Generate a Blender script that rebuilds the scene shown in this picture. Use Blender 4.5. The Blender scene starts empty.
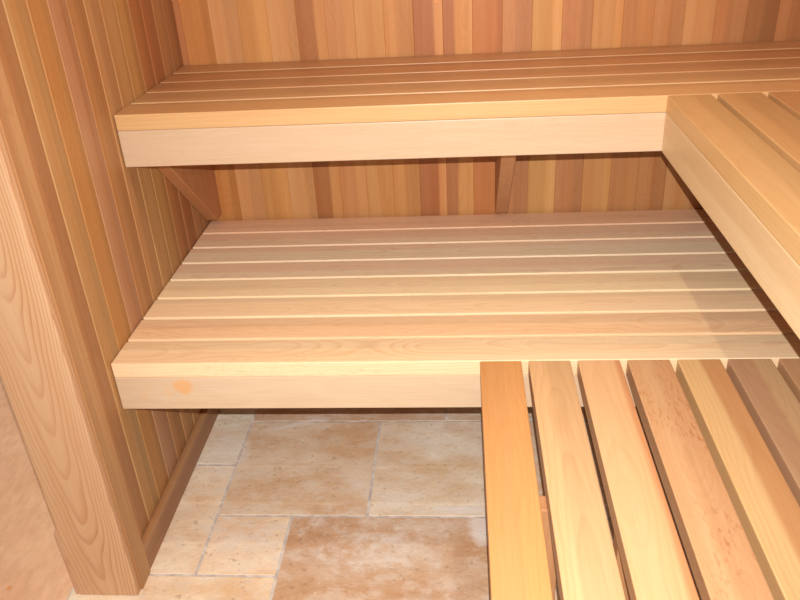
import bpy, bmesh, math, random
from mathutils import Vector, Matrix
scene = bpy.context.scene
COL = scene.collection
random.seed(7)

# ------------------------------------------------------------------ helpers
def lin(c):
    out = []
    for v in c:
        v = v / 255.0
        out.append(v / 12.92 if v <= 0.04045 else ((v + 0.055) / 1.055) ** 2.4)
    return out

MUL = [1, 1, 1]
def tone(c, k=.30, up=1.04):
    c = lin(c); L = .3 * c[0] + .6 * c[1] + .1 * c[2]
    return [min(.92, (v * (1 - k) + L * k) * up * m) for v, m in zip(c, MUL)]

def soften(cols, k):
    n = len(cols); m = [sum(c[j] for c in cols) / n for j in range(3)]
    return [tuple(int(c[j] * (1 - k) + m[j] * k) for j in range(3)) for c in cols]

def tag(o, label=None, cat=None, group=None, kind=None):
    if label: o['label'] = label
    if cat: o['category'] = cat
    if group: o['group'] = group
    if kind: o['kind'] = kind
    return o

def empty(name, loc):
    o = bpy.data.objects.new(name, None)
    COL.objects.link(o)
    o.location = loc
    o.empty_display_size = 0.05
    return o

class Wood:
    """collects boards; every board carries its own grain coordinates and wood colours"""
    def __init__(self, origin=(0, 0, 0)):
        self.o = Vector(origin)
        self.v, self.f, self.g, self.t1, self.t2 = [], [], [], [], []

    def add(self, bm, M, W, tint, tint2=None, split=9.0, seed=None, shift=0.0, rise=0.06, sym=False):
        """bm in board space: x = along the grain, y = across, z = depth; M takes it to the world"""
        seed = random.random() * 40 if seed is None else seed
        a = tone(tint); b = tone(tint2 or tint)
        base = len(self.v)
        bm.verts.ensure_lookup_table()
        flip = M.to_3x3().determinant() < 0
        for v in bm.verts:
            self.v.append((M @ v.co) - self.o)
        for f in bm.faces:
            vs = list(f.verts)
            if flip: vs.reverse()
            self.f.append([base + v.index for v in vs])
            for v in vs:
                p = v.co
                self.g.append((p.x + seed * 3.1, p.y - W * 0.5 + shift, p.z + rise + (seed % 1) * 0.02))
                self.t1.append((a[0], a[1], a[2], split))
                self.t2.append((b[0], b[1], b[2], abs(2 * p.y / W - .9) if sym else p.y / W))
        bm.free()

    def build(self, name, mat, parent=None):
        me = bpy.data.meshes.new(name)
        me.from_pydata([tuple(v) for v in self.v], [], self.f)
        g = me.attributes.new('gco', 'FLOAT_VECTOR', 'CORNER')
        g.data.foreach_set('vector', [c for p in self.g for c in p])
        for nm, arr in (('tint', self.t1), ('tint_b', self.t2)):
            a = me.attributes.new(nm, 'FLOAT_COLOR', 'CORNER')
            a.data.foreach_set('color', [c for p in arr for c in p])
        me.materials.append(mat)
        ob = bpy.data.objects.new(name, me)
        COL.objects.link(ob)
        if parent is not None:
            ob.parent = parent
            ob.location = self.o - parent.location
        else:
            ob.location = self.o
        return ob

def box_bm(L, W, T, bev=0.0025, seg=2):
    bm = bmesh.new()
    bmesh.ops.create_cube(bm, size=1.0)
    for v in bm.verts:
        v.co = Vector(((v.co.x + .5) * L, (v.co.y + .5) * W, (v.co.z + .5) * T))
    if bev:
        bmesh.ops.bevel(bm, geom=list(bm.edges), offset=bev, segments=seg, profile=.6, affect='EDGES')
    bm.verts.index_update()
    return bm

def frame(org, X, Y, Z):
    X, Y, Z = Vector(X), Vector(Y), Vector(Z)
    m = Matrix(((X.x, Y.x, Z.x, org[0]), (X.y, Y.y, Z.y, org[1]), (X.z, Y.z, Z.z, org[2]), (0, 0, 0, 1)))
    return m

def board(name, parent, mat, org, X, Y, Z, L, W, T, tint, tint2=None, split=9.0, bev=.0025, **k):
    w = Wood(org)
    w.add(box_bm(L, W, T, bev), frame(org, X, Y, Z), W, tint, tint2, split, **k)
    return w.build(name, mat, parent)

def panel_bm(L, W, T, cham=.0035, tongue=.004, c2=None):
    """one tongue-and-groove board: x = length, y = width, z = out of the wall; v-jointed long edges"""
    bm = bmesh.new()
    c2 = cham if c2 is None else c2
    prof = [(0, 0), (0, T - cham), (cham, T), (W - c2, T), (W, T - c2), (W, 0)]
    a = [bm.verts.new((0, y, z)) for y, z in prof]
    b = [bm.verts.new((L, y, z)) for y, z in prof]
    n = len(prof)
    for i in range(n):
        j = (i + 1) % n
        bm.faces.new((a[i], b[i], b[j], a[j]))
    bm.faces.new(a); bm.faces.new(list(reversed(b)))
    bmesh.ops.recalc_face_normals(bm, faces=bm.faces)
    bm.verts.index_update()
    return bm

# ------------------------------------------------------------------ materials
def nn(nt, t, **k):
    n = nt.nodes.new(t)
    for a, b in k.items(): setattr(n, a, b)
    return n

def math_(nt, op, a, b=None, c=None, clamp=False):
    n = nn(nt, 'ShaderNodeMath', operation=op, use_clamp=clamp)
    for i, v in enumerate((a, b, c)):
        if v is None: continue
        if isinstance(v, (int, float)): n.inputs[i].default_value = v
        else: nt.links.new(v, n.inputs[i])
    return n.outputs[0]

def mix_(nt, fac, a, b, blend='MIX'):
    n = nn(nt, 'ShaderNodeMix', data_type='RGBA', blend_type=blend)
    for s, v in ((n.inputs['Factor'], fac), (n.inputs[6], a), (n.inputs[7], b)):
        if isinstance(v, (int, float)): s.default_value = v
        elif isinstance(v, (list, tuple)): s.default_value = (v[0], v[1], v[2], 1)
        else: nt.links.new(v, s)
    return n.outputs[2]

def ramp_(nt, fac, stops):
    n = nn(nt, 'ShaderNodeValToRGB')
    e = n.color_ramp.elements
    while len(e) < len(stops): e.new(.5)
    for el, (p, v) in zip(e, stops):
        el.position = p
        el.color = (v, v, v, 1) if isinstance(v, (int, float)) else (*v, 1)
    nt.links.new(fac, n.inputs[0])
    return n.outputs[0]

def map_(nt, vec, scale, loc=(0, 0, 0)):
    n = nn(nt, 'ShaderNodeMapping')
    n.inputs['Scale'].default_value = scale
    n.inputs['Location'].default_value = loc
    nt.links.new(vec, n.inputs['Vector'])
    return n.outputs[0]

def noise_(nt, vec, scale=1, detail=3, rough=.5, out=0):
    n = nn(nt, 'ShaderNodeTexNoise')
    n.inputs['Scale'].default_value = scale
    n.inputs['Detail'].default_value = detail
    n.inputs['Roughness'].default_value = rough
    nt.links.new(vec, n.inputs['Vector'])
    return n.outputs[out]

def cedar(name, grain=.35, freq=42, taper=.16, rough=.46, stripe=.35, wob=.02, stains=(), specks=0.0, spec=.35, tilt=0.0):
    m = bpy.data.materials.new(name)
    m.use_nodes = True
    nt = m.node_tree
    nt.nodes.clear()
    out = nn(nt, 'ShaderNodeOutputMaterial')
    bs = nn(nt, 'ShaderNodeBsdfPrincipled')
    nt.links.new(bs.outputs[0], out.inputs[0])
    g = nn(nt, 'ShaderNodeAttribute', attribute_name='gco').outputs['Vector']
    t1 = nn(nt, 'ShaderNodeAttribute', attribute_name='tint')
    t2 = nn(nt, 'ShaderNodeAttribute', attribute_name='tint_b')
    # heartwood / sapwood split across the board
    wv = math_(nt, 'MULTIPLY', math_(nt, 'SUBTRACT', noise_(nt, map_(nt, g, (2.2, 4, 4)), 1, 2), .5), .22)
    s = math_(nt, 'SUBTRACT', math_(nt, 'ADD', t2.outputs['Alpha'], wv), t1.outputs['Alpha'])
    s = math_(nt, 'ADD', math_(nt, 'MULTIPLY', s, 9.0), .5, clamp=True)
    col = mix_(nt, s, t1.outputs['Color'], t2.outputs['Color'])
    # growth rings: cylinders round a slightly tilted pith
    sep = nn(nt, 'ShaderNodeSeparateXYZ'); nt.links.new(g, sep.inputs[0])
    wx = math_(nt, 'MULTIPLY', math_(nt, 'SUBTRACT', noise_(nt, map_(nt, g, (1.6, 7, 7)), 1, 2.5), .5), wob * 2)
    wz = math_(nt, 'MULTIPLY', math_(nt, 'SUBTRACT', noise_(nt, map_(nt, g, (2.0, 5, 5), (9, 3, 1)), 1, 2), .5), taper)
    yy = math_(nt, 'ADD', sep.outputs['Y'], wx)
    zz = math_(nt, 'ADD', sep.outputs['Z'], wz)
    if tilt: zz = math_(nt, 'ADD', zz, math_(nt, 'MULTIPLY', sep.outputs['X'], tilt))
    r = math_(nt, 'SQRT', math_(nt, 'ADD', math_(nt, 'MULTIPLY', yy, yy), math_(nt, 'MULTIPLY', zz, zz)))
    fr = math_(nt, 'FRACT', math_(nt, 'MULTIPLY', r, freq * 3.0))
    ring = ramp_(nt, fr, [(0, .0), (.55, .12), (.86, .95), (.93, 1.0), (1.0, .0)])
    gmask = ramp_(nt, noise_(nt, map_(nt, g, (1.1, 9, 9), (4, 4, 4)), 1, 2), [(.35, .25), (.65, 1)])
    rf = math_(nt, 'MULTIPLY', math_(nt, 'MULTIPLY', ring, gmask), grain)
    dark = mix_(nt, 1.0, col, (.60, .36, .20), 'MULTIPLY')
    col = mix_(nt, rf, col, dark)
    # broad colour drift along the board
    n1 = noise_(nt, map_(nt, g, (.9, 30, 30), (1, 7, 2)), 1, 3, .6)
    k1 = math_(nt, 'MULTIPLY', ramp_(nt, n1, [(.38, 0), (.68, 1)]), stripe)
    col = mix_(nt, k1, col, mix_(nt, 1.0, col, (.86, .66, .48), 'MULTIPLY'))
    n2 = noise_(nt, map_(nt, g, (1.3, 16, 16), (5, 1, 8)), 1, 2, .5)
    k2 = math_(nt, 'MULTIPLY', ramp_(nt, n2, [(.5, 0), (.75, 1)]), .30)
    col = mix_(nt, k2, col, mix_(nt, 1.0, col, (1.10, 1.10, 1.08), 'MULTIPLY'))
    # fibre
    n3 = noise_(nt, map_(nt, g, (9, 420, 420)), 1, 3, .6)
    k3 = math_(nt, 'MULTIPLY', ramp_(nt, n3, [(.3, 1), (.6, 0)]), .16)
    col = mix_(nt, k3, col, dark)
    if specks:
        n4 = noise_(nt, map_(nt, g, (55, 190, 190)), 1, 2, .6)
        n5 = noise_(nt, map_(nt, g, (4, 14, 14), (3, 3, 3)), 1, 2, .6)
        k4 = math_(nt, 'MULTIPLY', math_(nt, 'MULTIPLY', ramp_(nt, n4, [(.56, 0), (.66, 1)]), ramp_(nt, n5, [(.42, 0), (.6, 1)])), specks)
        col = mix_(nt, k4, col, mix_(nt, 1.0, col, (.72, .42, .30), 'MULTIPLY'))
    for (cx, cy, rx, ry, amt, tintc) in stains:
        oc = nn(nt, 'ShaderNodeTexCoord').outputs['Object']
        ss = nn(nt, 'ShaderNodeSeparateXYZ'); nt.links.new(oc, ss.inputs[0])
        dn = math_(nt, 'MULTIPLY', math_(nt, 'SUBTRACT', noise_(nt, map_(nt, oc, (40, 40, 40)), 1, 3, .6), .5), 1.6)
        dx = math_(nt, 'DIVIDE', math_(nt, 'SUBTRACT', ss.outputs['X'], cx), rx)
        dz = math_(nt, 'DIVIDE', math_(nt, 'SUBTRACT', ss.outputs['Z'], cy), ry)
        dd = math_(nt, 'ADD', math_(nt, 'SQRT', math_(nt, 'ADD', math_(nt, 'MULTIPLY', dx, dx), math_(nt, 'MULTIPLY', dz, dz))), dn)
        kk = math_(nt, 'MULTIPLY', ramp_(nt, dd, [(.6, 1), (1.0, 0)]), amt)
        col = mix_(nt, kk, col, tintc)
    nt.links.new(col, bs.inputs['Base Color'])
    bs.inputs['Roughness'].default_value = rough
    bs.inputs['Specular IOR Level'].default_value = spec
    bp = nn(nt, 'ShaderNodeBump')
    bp.inputs['Strength'].default_value = .12
    bp.inputs['Distance'].default_value = .0006
    nt.links.new(n3, bp.inputs['Height'])
    nt.links.new(bp.outputs[0], bs.inputs['Normal'])
    return m

WALL = cedar('cedar wall boards', grain=.14, freq=80, stripe=.6, rough=.5, wob=.008)
SLAT = cedar('cedar bench slats', grain=.17, freq=55, stripe=.25, rough=.42, wob=.008, taper=.07)
SLATF = cedar('cedar slats with fine flecks', grain=.27, freq=66, stripe=.3, rough=.42, wob=.012, taper=.09, specks=.22)
SLATK = cedar('cedar slat with knots of red fleck', grain=.18, freq=60, stripe=.4, specks=.6, wob=.01, rough=.42)
SKIRT = cedar('cedar bench skirt', grain=.09, freq=60, stripe=.18, rough=.42)
JAMB = cedar('cedar end board with cathedral grain', grain=.66, freq=66, taper=.045, stripe=.35, rough=.45, wob=.010, tilt=-.055)
FRAMEW = cedar('cedar rough framing', grain=.2, freq=30, stripe=.4, rough=.6)

def plain(name, col, rough=.5, metal=0, emit=None, trans=0):
    m = bpy.data.materials.new(name); m.use_nodes = True
    nt = m.node_tree; b = nt.nodes['Principled BSDF']
    tc = nn(nt, 'ShaderNodeTexCoord').outputs['Object']
    c = mix_(nt, noise_(nt, map_(nt, tc, (20, 20, 20)), 1, 3), lin(col), [v * .85 for v in lin(col)])
    nt.links.new(c, b.inputs['Base Color'])
    b.inputs['Roughness'].default_value = rough
    b.inputs['Metallic'].default_value = metal
    b.inputs['Transmission Weight'].default_value = trans
    if emit:
        b.inputs['Emission Color'].default_value = (*emit[:3], 1); b.inputs['Emission Strength'].default_value = emit[3]
    return m

def travertine():
    m = bpy.data.materials.new('honed travertine tile'); m.use_nodes = True
    nt = m.node_tree; b = nt.nodes['Principled BSDF']
    g = nn(nt, 'ShaderNodeAttribute', attribute_name='gco').outputs['Vector']
    t1 = nn(nt, 'ShaderNodeAttribute', attribute_name='tint').outputs['Color']
    n1 = noise_(nt, map_(nt, g, (5, 9, 5)), 1, 5, .62)
    n2 = noise_(nt, map_(nt, g, (14, 22, 14), (3, 1, 2)), 1, 6, .68)
    n3 = noise_(nt, map_(nt, g, (60, 75, 60), (6, 1, 2)), 1, 4, .65)
    col = mix_(nt, ramp_(nt, n1, [(.36, 0), (.62, .8)]), t1, mix_(nt, 1.0, t1, (.80, .60, .42), 'MULTIPLY'))
    col = mix_(nt, math_(nt, 'MULTIPLY', ramp_(nt, n2, [(.50, 0), (.62, 1)]), .5), col, lin((226, 210, 192)))
    col = mix_(nt, math_(nt, 'MULTIPLY', ramp_(nt, n2, [(.30, 1), (.44, 0)]), .45), col, mix_(nt, 1.0, t1, (.66, .50, .38), 'MULTIPLY'))
    col = mix_(nt, math_(nt, 'MULTIPLY', ramp_(nt, n3, [(.63, 0), (.72, 1)]), .55), col, lin((238, 226, 208)))
    col = mix_(nt, math_(nt, 'MULTIPLY', ramp_(nt, n3, [(.30, 1), (.40, 0)]), .5), col, lin((140, 108, 84)))
    # pale grout haze left on the stone
    n6 = noise_(nt, map_(nt, g, (3.2, 4.5, 3), (2, 9, 4)), 1, 5, .62)
    n7 = noise_(nt, map_(nt, g, (26, 34, 26), (1, 9, 4)), 1, 4, .7)
    hz = math_(nt, 'MULTIPLY', ramp_(nt, n6, [(.50, 0), (.64, 1)]), ramp_(nt, n7, [(.40, 0), (.62, 1)]))
    col = mix_(nt, math_(nt, 'MULTIPLY', hz, .6), col, lin((232, 222, 212)))
    oc = nn(nt, 'ShaderNodeTexCoord').outputs['Object']
    so = nn(nt, 'ShaderNodeSeparateXYZ'); nt.links.new(oc, so.inputs[0])
    wb_ = math_(nt, 'MULTIPLY', math_(nt, 'SUBTRACT', noise_(nt, map_(nt, oc, (12, 12, 12)), 1, 4, .6), .5), 1.4)
    for (cx, cy, rx, ry, ang, amt) in ((.845, -.80, .050, .060, 0, .6), (.80, -.735, .10, .018, 0, .45), (.30, -.365, .095, .012, .32, .5), (.10, -.50, .07, .12, 0, .35)):
        ca, sa = math.cos(ang), math.sin(ang)
        dx = math_(nt, 'SUBTRACT', so.outputs['X'], cx); dy = math_(nt, 'SUBTRACT', so.outputs['Y'], cy)
        ex = math_(nt, 'DIVIDE', math_(nt, 'ADD', math_(nt, 'MULTIPLY', dx, ca), math_(nt, 'MULTIPLY', dy, sa)), rx)
        ey = math_(nt, 'DIVIDE', math_(nt, 'SUBTRACT', math_(nt, 'MULTIPLY', dy, ca), math_(nt, 'MULTIPLY', dx, sa)), ry)
        dd = math_(nt, 'ADD', math_(nt, 'SQRT', math_(nt, 'ADD', math_(nt, 'MULTIPLY', ex, ex), math_(nt, 'MULTIPLY', ey, ey))), wb_)
        col = mix_(nt, math_(nt, 'MULTIPLY', ramp_(nt, dd, [(.6, 1), (1.0, 0)]), amt), col, lin((236, 230, 226)))
    nt.links.new(col, b.inputs['Base Color'])
    b.inputs['Roughness'].default_value = .55
    b.inputs['Specular IOR Level'].default_value = .3
    bp = nn(nt, 'ShaderNodeBump'); bp.inputs['Strength'].default_value = .5; bp.inputs['Distance'].default_value = .003
    nt.links.new(n3, bp.inputs['Height']); nt.links.new(bp.outputs[0], b.inputs['Normal'])
    return m

def grout():
    m = bpy.data.materials.new('pale grey grout'); m.use_nodes = True
    nt = m.node_tree; b = nt.nodes['Principled BSDF']
    tc = nn(nt, 'ShaderNodeTexCoord').outputs['Object']
    n = noise_(nt, map_(nt, tc, (30, 30, 30)), 1, 4, .6)
    nt.links.new(ramp_(nt, n, [(.35, tuple(lin((186, 174, 166)))), (.65, tuple(lin((226, 216, 206))))]), b.inputs['Base Color'])
    b.inputs['Roughness'].default_value = .85
    return m

def slab_mat():
    m = bpy.data.materials.new('tan dusty slab'); m.use_nodes = True
    nt = m.node_tree; b = nt.nodes['Principled BSDF']
    tc = nn(nt, 'ShaderNodeTexCoord').outputs['Object']
    n1 = noise_(nt, map_(nt, tc, (4, 4, 4)), 1, 5, .6)
    n2 = noise_(nt, map_(nt, tc, (45, 18, 30)), 1, 5, .65)
    n3 = noise_(nt, map_(nt, tc, (16, 16, 16), (8, 2, 0)), 1, 5, .7)
    c = ramp_(nt, n1, [(.3, tuple(lin((236, 180, 140)))), (.7, tuple(lin((248, 200, 160))))])
    c = mix_(nt, math_(nt, 'MULTIPLY', ramp_(nt, n2, [(.4, 1), (.6, 0)]), .3), c, lin((206, 150, 110)))
    c = mix_(nt, math_(nt, 'MULTIPLY', ramp_(nt, n3, [(.6, 0), (.75, 1)]), .5), c, lin((250, 214, 168)))
    nt.links.new(c, b.inputs['Base Color'])
    b.inputs['Roughness'].default_value = .8
    bp = nn(nt, 'ShaderNodeBump'); bp.inputs['Strength'].default_value = .3; bp.inputs['Distance'].default_value = .003
    nt.links.new(n2, bp.inputs['Height']); nt.links.new(bp.outputs[0], b.inputs['Normal'])
    return m

# ------------------------------------------------------------------ dimensions (metres)
XR = 1.792           # right wall
ZC = 2.02            # ceiling
YF = -1.03           # front end of the left wall
YFR = -2.15          # front end of right wall and benches
YU, ZU = -.536, 1.030
YL, ZL = -.844, .543
XRU = 1.259          # left face of the upper side bench
XFL = .840           # left face of the lower side bench
T = .038

# ------------------------------------------------------------------ walls
# left wall: boards counted from the back corner
LW = [(176, 104, 62), (190, 120, 80), (186, 100, 54), (190, 106, 52), (200, 132, 68), (202, 136, 88), (204, 134, 90),
      (196, 124, 78), (200, 130, 112), (204, 128, 60), (206, 140, 92), (198, 124, 88), (205, 140, 90)]
MUL[:] = (.90, .98, .67)
LW = soften(LW, .12)
w = Wood((0, 0, 0))
TW = .014
for i, c in enumerate(LW):
    y1 = .003 - i * .0787
    x = -TW
    w.add(panel_bm(ZC + .004, .0787, TW, .0042, c2=.0006), frame((x, y1 - .0787, -.002), (0, 0, 1), (0, 1, 0), (1, 0, 0)), .0787, c,
          tint2=tuple(int(v * .93) for v in c), split=random.uniform(.3, .9), shift=random.uniform(-.03, .03), rise=random.uniform(.03, .12))
wl = w.build('wall_left', WALL)
tag(wl, 'left sauna wall of vertical v-jointed cedar boards', 'wall', kind='structure')
# the studs and outer skin behind the boards
def struct_box(name, x0, x1, y0, y1, z0, z1, mat, tint, label, cat, parent=None, bev=.002):
    L, W_, T_ = z1 - z0, y1 - y0, x1 - x0
    o = board(name, parent, mat, (x0, y0, z0), (0, 0, 1), (0, 1, 0), (1, 0, 0), L, W_, T_, tint, bev=bev)
    if parent is None: tag(o, label, cat, kind='structure')
    else: tag(o, kind='structure')
    return o
struct_box('core', -.128, -TW, YF + .018, .0, -.002, ZC, FRAMEW, (200, 150, 105), None, None, parent=wl)

BW = [(196, 112, 68), (214, 134, 52), (224, 158, 118), (214, 146, 78), (222, 160, 116), (180, 106, 52), (212, 142, 98),
      (216, 150, 92), (218, 146, 80), (184, 104, 60), (188, 112, 74), (208, 120, 54), (210, 138, 104), (216, 156, 92), (204, 132, 96),
      (214, 146, 90), (200, 130, 86), (206, 136, 92), (214, 150, 104), (204, 132, 92), (166, 104, 64), (190, 120, 80), (196, 124, 84)]
BW2 = {5: ((216, 148, 94), .62), 9: ((224, 150, 98), .70), 10: ((222, 156, 98), .42), 13: ((228, 168, 110), .68),
       15: ((222, 158, 100), .75), 3: ((222, 152, 84), .6), 6: ((216, 150, 98), .6), 18: ((206, 140, 96), .8), 16: ((206, 138, 86), .5), 7: ((212, 144, 82), .6)}
MUL[:] = (.86, .79, .48)
BW = soften(BW, .15)
w = Wood((0, 0, 0))
x = .0185 - .0825
for i, c in enumerate(BW):
    x0, x1 = max(x, -.0), min(x + .0825, XR)
    if x1 - x0 > .01:
        c2, sp = BW2.get(i, (tuple(int(v * .94) for v in c), random.uniform(.3, .9)))
        w.add(panel_bm(ZC + .004, x1 - x0, TW, .0012), frame((x0, TW, -.002), (0, 0, 1), (1, 0, 0), (0, -1, 0)), .0825, c, tint2=c2, split=sp,
              shift=random.uniform(-.03, .03), rise=random.uniform(.03, .12))
    x += .0825
wb = w.build('wall_back', WALL)
tag(wb, 'back sauna wall of vertical cedar boards in mixed red and tan tones', 'wall', kind='structure')
struct_box('core', -.128, XR + .1, TW, .10, -.002, ZC, FRAMEW, (200, 150, 105), None, None, parent=wb)

w = Wood((0, 0, 0))
y = 0.0
i = 0
while y > YFR:
    c = random.choice(BW)
    y0 = max(y - .0825, YFR)
    w.add(panel_bm(ZC + .004, y - y0, TW), frame((XR + TW, y0, -.002), (0, 0, 1), (0, 1, 0), (-1, 0, 0)), .0825, c, rise=random.uniform(.03, .12))
    y -= .0825
wr = w.build('wall_right', WALL)
tag(wr, 'right sauna wall of vertical cedar boards behind the side benches', 'wall', kind='structure')
struct_box('core', XR + TW, XR + .1, YFR, 0, -.002, ZC, FRAMEW, (200, 150, 105), None, None, parent=wr)

w = Wood((0, 0, 0))
x = -.128
while x < XR + .1:
    w.add(panel_bm(-YFR, .0825, TW), frame((x, YFR, ZC + TW), (0, 1, 0), (1, 0, 0), (0, 0, -1)), .0825, random.choice(BW), rise=random.uniform(.03, .12))
    x += .0825
tag(w.build('ceiling', WALL), 'cedar board ceiling above the benches', 'ceiling', kind='structure')

# end board and casing on the front end of the left wall
MUL[:] = (.70, .58, .50)
jb = board('trim_1', None, JAMB, (-.130, YF + .019, 0), (0, 0, 1), (1, 0, 0), (0, -1, 0), ZC, .147, .019, (200, 120, 84),
           tint2=(244, 204, 150), split=.70, bev=.003, seed=0.0, shift=.004, rise=.075, sym=True)
tag(jb, 'wide pale end board with cathedral grain capping the left wall', 'trim', kind='structure')
MUL[:] = (.90, .93, .72)
cs = board('trim_2', None, WALL, (.0, YF + .019, 0), (0, 0, 1), (0, 1, 0), (1, 0, 0), ZC, .056, .0215, (196, 132, 82),
           tint2=(206, 146, 96), split=.5, bev=.0015, seed=8.3, shift=.02, rise=.05)
tag(cs, 'narrow brown casing strip along the front edge of the left wall', 'trim', kind='structure')
MUL[:] = (1, .88, .80)
st = board('trim_3', None, FRAMEW, (-.140, YF + .002, 0), (0, 0, 1), (1, 0, 0), (0, 1, 0), .205, .010, .10, (206, 160, 122), bev=.002)
tag(st, 'short thin filler strip low on the outer side of the left wall end', 'trim', kind='structure')

MUL[:] = (.78, .84, .70)
bb = board('baseboard_left', None, WALL, (0, 0, 0), (0, -1, 0), (0, 0, 1), (1, 0, 0), .955, .078, .020, (188, 122, 84),
           tint2=(206, 136, 82), split=.86, bev=.006, rise=.05)
tag(bb, 'low cedar baseboard along the left wall', 'baseboard', kind='structure')
bb = board('baseboard_back', None, WALL, (.0202, 0, 0), (1, 0, 0), (0, 0, 1), (0, -1, 0), XR - .021, .078, .018, (196, 126, 84), bev=.005, rise=.05)
tag(bb, 'low cedar baseboard along the back wall beneath the lower bench', 'baseboard', kind='structure')

# ------------------------------------------------------------------ floor: travertine in a random-size pattern on an 8 inch grid
gx = lambda k: .137 + .2032 * k
gy = lambda k: -.7615 + .2032 * k
tiles = []          # (ix0, iy0, ix1, iy1) on the grid
tiles += [(-1.45, -1, 0, 1), (-1.45, 1, 0, 3), (-1.45, 3, 0, 4), (0, 0, 2, 2), (2, 0, 4, 2), (0, -1, 1, 0), (1, -3, 4, 0), (-1.45, -3, 1, -1),
          (0, 2, 3, 4), (3, 2, 5, 4), (4, 0, 6, 2), (5, 2, 7, 4), (6, 0, 8, 3), (7, 3, 8.6, 4), (8, 0, 8.6, 3), (4, -2, 6, 0), (6, -1, 7, 0), (7, -2, 8.6, 0), (6, -2, 7, -1),
          (4, -4, 5, -2), (5, -4, 8.6, -2), (-1.45, -5, 2, -3), (2, -5, 4, -3), (4, -7, 7, -4), (7, -7, 8.6, -4), (1, -7, 4, -5), (-1.45, -7, 1, -5),
          (-1.45, -10, 1, -7), (1, -10, 4, -7), (4, -10, 7, -7), (7, -10, 8.6, -7)]
TC = {0: (222, 190, 158), 1: (216, 196, 174), 3: (210, 172, 138), 4: (216, 188, 162), 5: (224, 186, 150), 6: (196, 150, 112), 7: (228, 186, 148), 8: (200, 160, 130), 9: (204, 180, 158)}
w = Wood((0, 0, 0))
GR = .0075
MUL[:] = (1.3, 1.42, 1.42)
for i, (a, b, c, d_) in enumerate(tiles):
    x0, x1, y0, y1 = gx(a) + GR * .5, gx(c) - GR * .5, gy(b) + GR * .5, gy(d_) - GR * .5
    y1 = min(y1, .010)
    x0 = max(x0, -.157)
    bm = box_bm(x1 - x0, y1 - y0, .012, bev=.0016, seg=2)
    # tumbled edge: nudge rim vertices a little
    w.add(bm, frame((x0, y0, -.012), (1, 0, 0), (0, 1, 0), (0, 0, 1)), 1.0, TC.get(i, (216, 178, 144)), seed=random.random() * 40)
fl = w.build('floor', travertine())
MUL[:] = (1, 1, 1)
fl.data.materials.append(grout())
bmx = bmesh.new(); bmx.from_mesh(fl.data)
q = [bmx.verts.new(p) for p in ((-.157, gy(-10), -.0012), (XR + .1, gy(-10), -.0012), (XR + .1, .10, -.0012), (-.157, .10, -.0012))]
f = bmx.faces.new(q); f.material_index = 1
q = [bmx.verts.new(p) for p in ((-.157, gy(-10), -.020), (-.157, gy(-10), -.0012), (-.157, .10, -.0012), (-.157, .10, -.020))]
f = bmx.faces.new(q); f.material_index = 1
bmx.to_mesh(fl.data); bmx.free()
tag(fl, 'floor of large and small travertine tiles with pale grout', 'floor', kind='structure')

bm = bmesh.new()
nx, ny = 60, 90
X0, X1, Y0, Y1 = -2.4, -.157, -2.8, 1.2
grid = [[bm.verts.new((X0 + (X1 - X0) * i / nx, Y0 + (Y1 - Y0) * j / ny, -.003 - .0015 * math.sin(i * 1.7 + j * .6) * math.sin(j * .9))) for j in range(ny + 1)] for i in range(nx + 1)]
for i in range(nx):
    for j in range(ny):
        bm.faces.new((grid[i][j], grid[i + 1][j], grid[i + 1][j + 1], grid[i][j + 1]))
me = bpy.data.meshes.new('floor_outside'); bm.to_mesh(me); bm.free()
for p in me.polygons: p.use_smooth = True
me.materials.append(slab_mat())
fo = bpy.data.objects.new('floor_outside', me); COL.objects.link(fo)
tag(fo, 'dusty tan unfinished floor outside the left wall', 'floor', kind='structure')

# two bits of wood litter on the outside floor
def shaving(loc, rz, L, wid, curl, tint, label):
    bm = bmesh.new(); n = 10; rows = []
    for i in range(n + 1):
        t = i / n; ww = wid * (1 - .5 * abs(2 * t - 1) ** 2)
        x = L * (t - .5); z = .0006 + curl * math.sin(math.pi * t); yb = .12 * L * math.sin(2.2 * t)
        rows.append([bm.verts.new((x, yb + sgn * ww / 2, z + dz)) for sgn, dz in ((-1, 0), (1, 0), (1, .0009), (-1, .0009))])
    for a, b in zip(rows, rows[1:]):
        for k in range(4):
            bm.faces.new((a[k], b[k], b[(k + 1) % 4], a[(k + 1) % 4]))
    bm.faces.new(rows[0]); bm.faces.new(list(reversed(rows[-1])))
    bmesh.ops.recalc_face_normals(bm, faces=bm.faces); bm.verts.index_update()
    M = Matrix.Translation(loc) @ Matrix.Rotation(rz, 4, 'Z')
    w = Wood(loc); w.add(bm, M, wid, tint)
    return tag(w.build('wood_shaving', FRAMEW), label, 'wood shaving')
MUL[:] = (1.1, 1.2, .8)
shaving((-.700, -.235, -.0022), .35, .034, .005, .002, (240, 206, 130), 'thin yellow wood shaving on the tan floor at the left edge, farther back')
MUL[:] = (1.1, .9, .5)
shaving((-.319, -1.012, -.0022), .9, .012, .005, .001, (240, 160, 60), 'small orange wood chip on the tan floor at the bottom left corner')
MUL[:] = (1, 1, 1)

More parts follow.
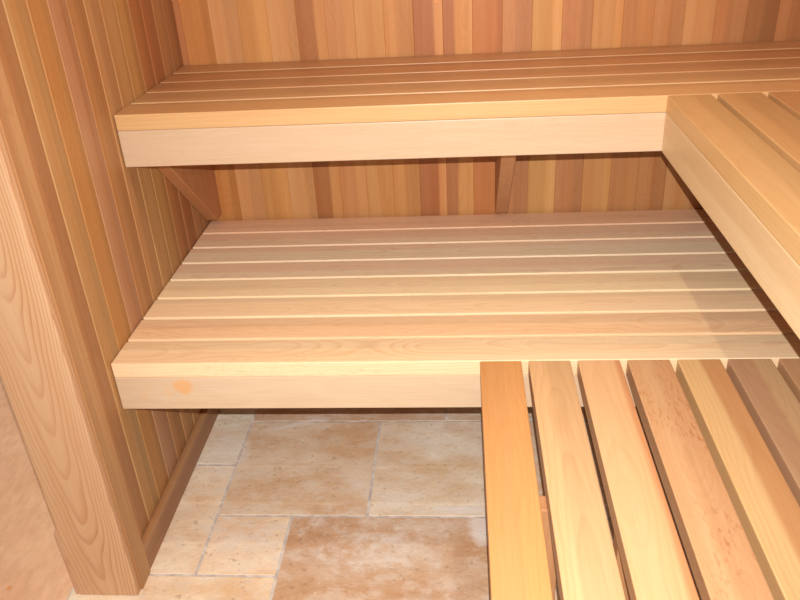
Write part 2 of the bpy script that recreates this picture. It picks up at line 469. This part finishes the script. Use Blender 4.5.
# ------------------------------------------------------------------ benches
def gusset(parent, x0, yf, zt, zb, tint):
    """triangular bracket plate, 38 mm thick, flat on the wall"""
    bm = bmesh.new()
    prof = [(yf, zt), (yf, zt - .030), (-.050, zb), (-.002, zb), (-.002, zt)]
    a = [bm.verts.new((-(z - zt), -y, 0)) for y, z in prof]
    b = [bm.verts.new((-(z - zt), -y, T)) for y, z in prof]
    n = len(prof)
    for i in range(n):
        j = (i + 1) % n
        bm.faces.new((a[i], a[j], b[j], b[i]))
    bm.faces.new(list(reversed(a))); bm.faces.new(b)
    bmesh.ops.recalc_face_normals(bm, faces=bm.faces)
    bmesh.ops.bevel(bm, geom=list(bm.edges), offset=.002, segments=1, affect='EDGES')
    bm.verts.index_update()
    wd = Wood((x0, 0, zt))
    wd.add(bm, frame((x0, 0, zt), (0, 0, -1), (0, -1, 0), (1, 0, 0)), .4, tint)
    return wd.build('bracket', FRAMEW, parent)

def back_bench(yf, zt, n, pitch, slw, tints, skirt_tint, skmat, label, muls, cols2={}, sk2=None, sksplit=9, smat=None):
    r = empty('sauna_bench', (.003, 0, zt))
    x0, L = .003, XR - .006
    for i in range(n):
        t = tints[i]
        t2, sp = cols2.get(i, (tuple(int(v * .95) for v in t), random.uniform(.3, .8)))
        wd = slw if i < n - 1 else min(slw, -.003 - (yf + pitch * i))
        MUL[:] = muls if not isinstance(muls, list) else muls[i]
        board('slat', r, smat or SLAT, (x0, yf + pitch * i, zt - T), (1, 0, 0), (0, 1, 0), (0, 0, 1), L, wd, T, t, t2, sp,
              shift=random.uniform(-.02, .02), rise=random.choice((.012, .02, .03)))
    MUL[:] = (.68, .68, .67) if zt > .8 else (.74, .75, .72)
    board('skirt', r, skmat, (x0, yf, zt - T - .089), (1, 0, 0), (0, 0, 1), (0, 1, 0), L, .0888, .019, skirt_tint, sk2, sksplit, rise=.09)
    # cross rails under the slats
    MUL[:] = (1, 1, 1)
    for xx in (.003, .62, 1.22, XR - .045):
        board('rail', r, FRAMEW, (xx, yf + .021, zt - T - .040), (0, 1, 0), (1, 0, 0), (0, 0, 1), -yf - .024, .038, .0398, (206, 150, 100))
    tag(r, label, 'bench')
    return r

UMUL = (1.0, 1.18, .86)
ub = back_bench(YU, ZU, 5, .1075, .0985, [(222, 150, 100), (214, 146, 104), (206, 132, 88), (204, 126, 80), (206, 134, 92)],
                (242, 200, 150), SKIRT, 'upper cedar bench along the back wall, highest and farthest from the viewer', (.93, 1.08, .80))
MUL[:] = (.98, .90, .66)
gusset(ub, .0005, -.44, ZU - T - .041, .560, (196, 128, 76))
gusset(ub, .9085, -.44, ZU - T - .041, .560, (196, 138, 100))
gusset(ub, XR - .040, -.44, ZU - T - .041, .560, (190, 128, 90))

stain = ((.158, .064, .027, .025, .55, lin((222, 156, 84))), (.118, .050, .010, .014, .22, lin((226, 168, 104))), (.062, .045, .012, .02, .15, lin((226, 168, 104))))
SKIRT2 = cedar('cedar skirt with amber stain', grain=.10, freq=24, stripe=.15, rough=.42, stains=stain)
lb = back_bench(YL, ZL, 8, .1046, .0955,
                [(242, 196, 146), (236, 184, 132), (238, 186, 134), (236, 186, 136), (228, 176, 136), (228, 178, 140), (222, 170, 132), (220, 164, 124)],
                (246, 204, 158), SKIRT2, 'wide lower cedar bench along the back wall, beneath the upper one',
                [(1.04, 1.12, 1.04), (1.12, 1.20, 1.12), (1.15, 1.32, 1.28), (1.2, 1.4, 1.34), (1.4, 1.58, 1.52), (1.48, 1.58, 1.52), (1.48, 1.60, 1.52), (1.42, 1.52, 1.42)],
                smat=SLATF)

def side_bench(xf, yb, zt, n, pitch, slw, tints, label, skirt, muls, cols2={}, mats={}):
    r = empty('sauna_bench', (xf, yb, 0 if not skirt else zt))
    L = yb - .0015 - YFR
    for i in range(n):
        t = tints[i]
        t2, sp = cols2.get(i, (tuple(int(v * .95) for v in t), random.uniform(.3, .8)))
        wd = min(slw, XR - .002 - (xf + pitch * i))
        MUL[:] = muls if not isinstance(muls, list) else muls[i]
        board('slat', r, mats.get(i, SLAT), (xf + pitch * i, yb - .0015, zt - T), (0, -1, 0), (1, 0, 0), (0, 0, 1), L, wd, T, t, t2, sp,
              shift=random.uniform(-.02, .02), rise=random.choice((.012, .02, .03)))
    if skirt:
        MUL[:] = (.86, .95, .90)
        board('skirt', r, SKIRT, (xf, yb - .0015, zt - T - .089), (0, -1, 0), (0, 0, 1), (1, 0, 0), L, .0888, .019, (232, 184, 126), (226, 172, 112), .45, rise=.09)
        for yy in (yb - .06, (yb + YFR) / 2, YFR + .02):
            board('rail', r, FRAMEW, (xf + .0195, yy - .038, zt - T - .040), (1, 0, 0), (0, 1, 0), (0, 0, 1), XR - xf - .021, .038, .0398, (206, 150, 100))
    tag(r, label, 'bench')
    return r

us = side_bench(XRU, YU, ZU, 5, .1065, .0920, [(232, 172, 104), (230, 166, 96), (222, 154, 88), (220, 150, 90), (226, 160, 96)],
                'upper cedar side bench with long skirt, along the right wall', True, (.78, .82, .66))
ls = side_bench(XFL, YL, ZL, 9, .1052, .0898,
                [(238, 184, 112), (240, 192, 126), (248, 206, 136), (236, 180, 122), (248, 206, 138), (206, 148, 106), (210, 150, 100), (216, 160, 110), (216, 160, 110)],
                'lower cedar slatted side bench in the right foreground, on legs', False,
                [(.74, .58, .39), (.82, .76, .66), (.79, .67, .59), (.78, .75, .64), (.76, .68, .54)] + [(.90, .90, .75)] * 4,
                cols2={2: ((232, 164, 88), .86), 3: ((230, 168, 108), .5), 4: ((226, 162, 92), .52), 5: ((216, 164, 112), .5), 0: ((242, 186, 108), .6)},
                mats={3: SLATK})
for yy in (-1.62, YFR + .10):
    board('rail', ls, FRAMEW, (.875, yy - .038, ZL - T - .0895), (1, 0, 0), (0, 1, 0), (0, 0, 1), XR - .88, .038, .0893, (206, 150, 100))
for xx, yy in ((.930, -1.222), (1.062, -1.262), (XR - .045, -1.262)):
    board('leg', ls, FRAMEW, (xx, yy - .038, .0002), (0, 0, 1), (0, 1, 0), (1, 0, 0), ZL - T - .0005, .038, .038, (200, 132, 74))
for xx in (.930, XR - .045):
    board('leg', ls, FRAMEW, (xx, YFR + .062, .0002), (0, 0, 1), (0, 1, 0), (1, 0, 0), ZL - T - .0900, .038, .038, (200, 132, 74))

# ------------------------------------------------------------------ lamp on the ceiling
LAMP = Vector((1.0, -.815, 1.80))
def lathe(prof, seg=32):
    bm = bmesh.new(); rings = []
    for r, z in prof:
        rings.append([bm.verts.new((r * math.cos(2 * math.pi * k / seg), r * math.sin(2 * math.pi * k / seg), z)) for k in range(seg)])
    for a, b in zip(rings, rings[1:]):
        for k in range(seg):
            bm.faces.new((a[k], a[(k + 1) % seg], b[(k + 1) % seg], b[k]))
    bm.faces.new(rings[0]); bm.faces.new(list(reversed(rings[-1])))
    bmesh.ops.recalc_face_normals(bm, faces=bm.faces)
    return bm
def mk(name, bm, mat, parent):
    me = bpy.data.meshes.new(name); bm.to_mesh(me); bm.free()
    for p in me.polygons: p.use_smooth = True
    me.materials.append(mat)
    o = bpy.data.objects.new(name, me); COL.objects.link(o); o.parent = parent
    return o
lr = empty('ceiling_lamp', (LAMP.x, LAMP.y, ZC))
mk('mounting_plate', lathe([(.055, 0), (.055, -.012), (.030, -.030), (.020, -.10)]), plain('white lamp base', (225, 222, 215), .4), lr)
mk('bulb', lathe([(.013, -.10), (.016, -.12), (.028, -.145), (.030, -.165), (.022, -.187), (.004, -.197)]), plain('warm bulb glass', (255, 230, 190), .3, emit=(1, .72, .42, 6)), lr)
tag(lr, 'small bare bulb lamp on the sauna ceiling', 'lamp')

ld = bpy.data.lights.new('lamp_light', 'POINT')
ld.energy = 12; ld.color = (1.0, .86, .66); ld.shadow_soft_size = .010
lo = bpy.data.objects.new('lamp_light', ld); lo.location = LAMP; COL.objects.link(lo)

# ------------------------------------------------------------------ camera
CAM = Vector((.8053979, -2.2755539, 1.4848707))
yaw, pit, rol, F = -.0924439, .5009279, -.0602489, 776.16867
cy, sy, cp, sp = math.cos(yaw), math.sin(yaw), math.cos(pit), math.sin(pit)
Fw = Vector((sy * cp, cy * cp, -sp)); R = Vector((cy, -sy, 0)); U = R.cross(Fw)
cr, sr = math.cos(rol), math.sin(rol)
R2 = cr * R + sr * U; U2 = -sr * R + cr * U
cd = bpy.data.cameras.new('camera'); co = bpy.data.objects.new('camera', cd); COL.objects.link(co)
co.matrix_world = Matrix(((R2.x, U2.x, -Fw.x, CAM.x), (R2.y, U2.y, -Fw.y, CAM.y), (R2.z, U2.z, -Fw.z, CAM.z), (0, 0, 0, 1)))
cd.sensor_fit = 'HORIZONTAL'; cd.sensor_width = 36; cd.lens = F * 36 / 800; cd.clip_start = .05
scene.camera = co

# the camera's own flash, a few centimetres above the lens
fd = bpy.data.lights.new('camera_flash', 'SPOT')
fd.energy = 172; fd.color = (1.0, .97, .93); fd.shadow_soft_size = .003
fd.spot_size = math.radians(108); fd.spot_blend = 1.0
fo_ = bpy.data.objects.new('camera_flash', fd); COL.objects.link(fo_)
fo_.location = CAM + Vector((.005, .012, .056))
aim = (Fw + R2 * .06 - U2 * .02).normalized()
fo_.rotation_euler = aim.to_track_quat('-Z', 'Y').to_euler()

wd = bpy.data.worlds.new('world'); scene.world = wd; wd.use_nodes = True
bg = wd.node_tree.nodes['Background']
bg.inputs[0].default_value = (1.0, .93, .84, 1); bg.inputs[1].default_value = .62

scene.view_settings.view_transform = 'Standard'
scene.view_settings.look = 'None'
scene.view_settings.exposure = 0.0
scene.view_settings.gamma = 1.0
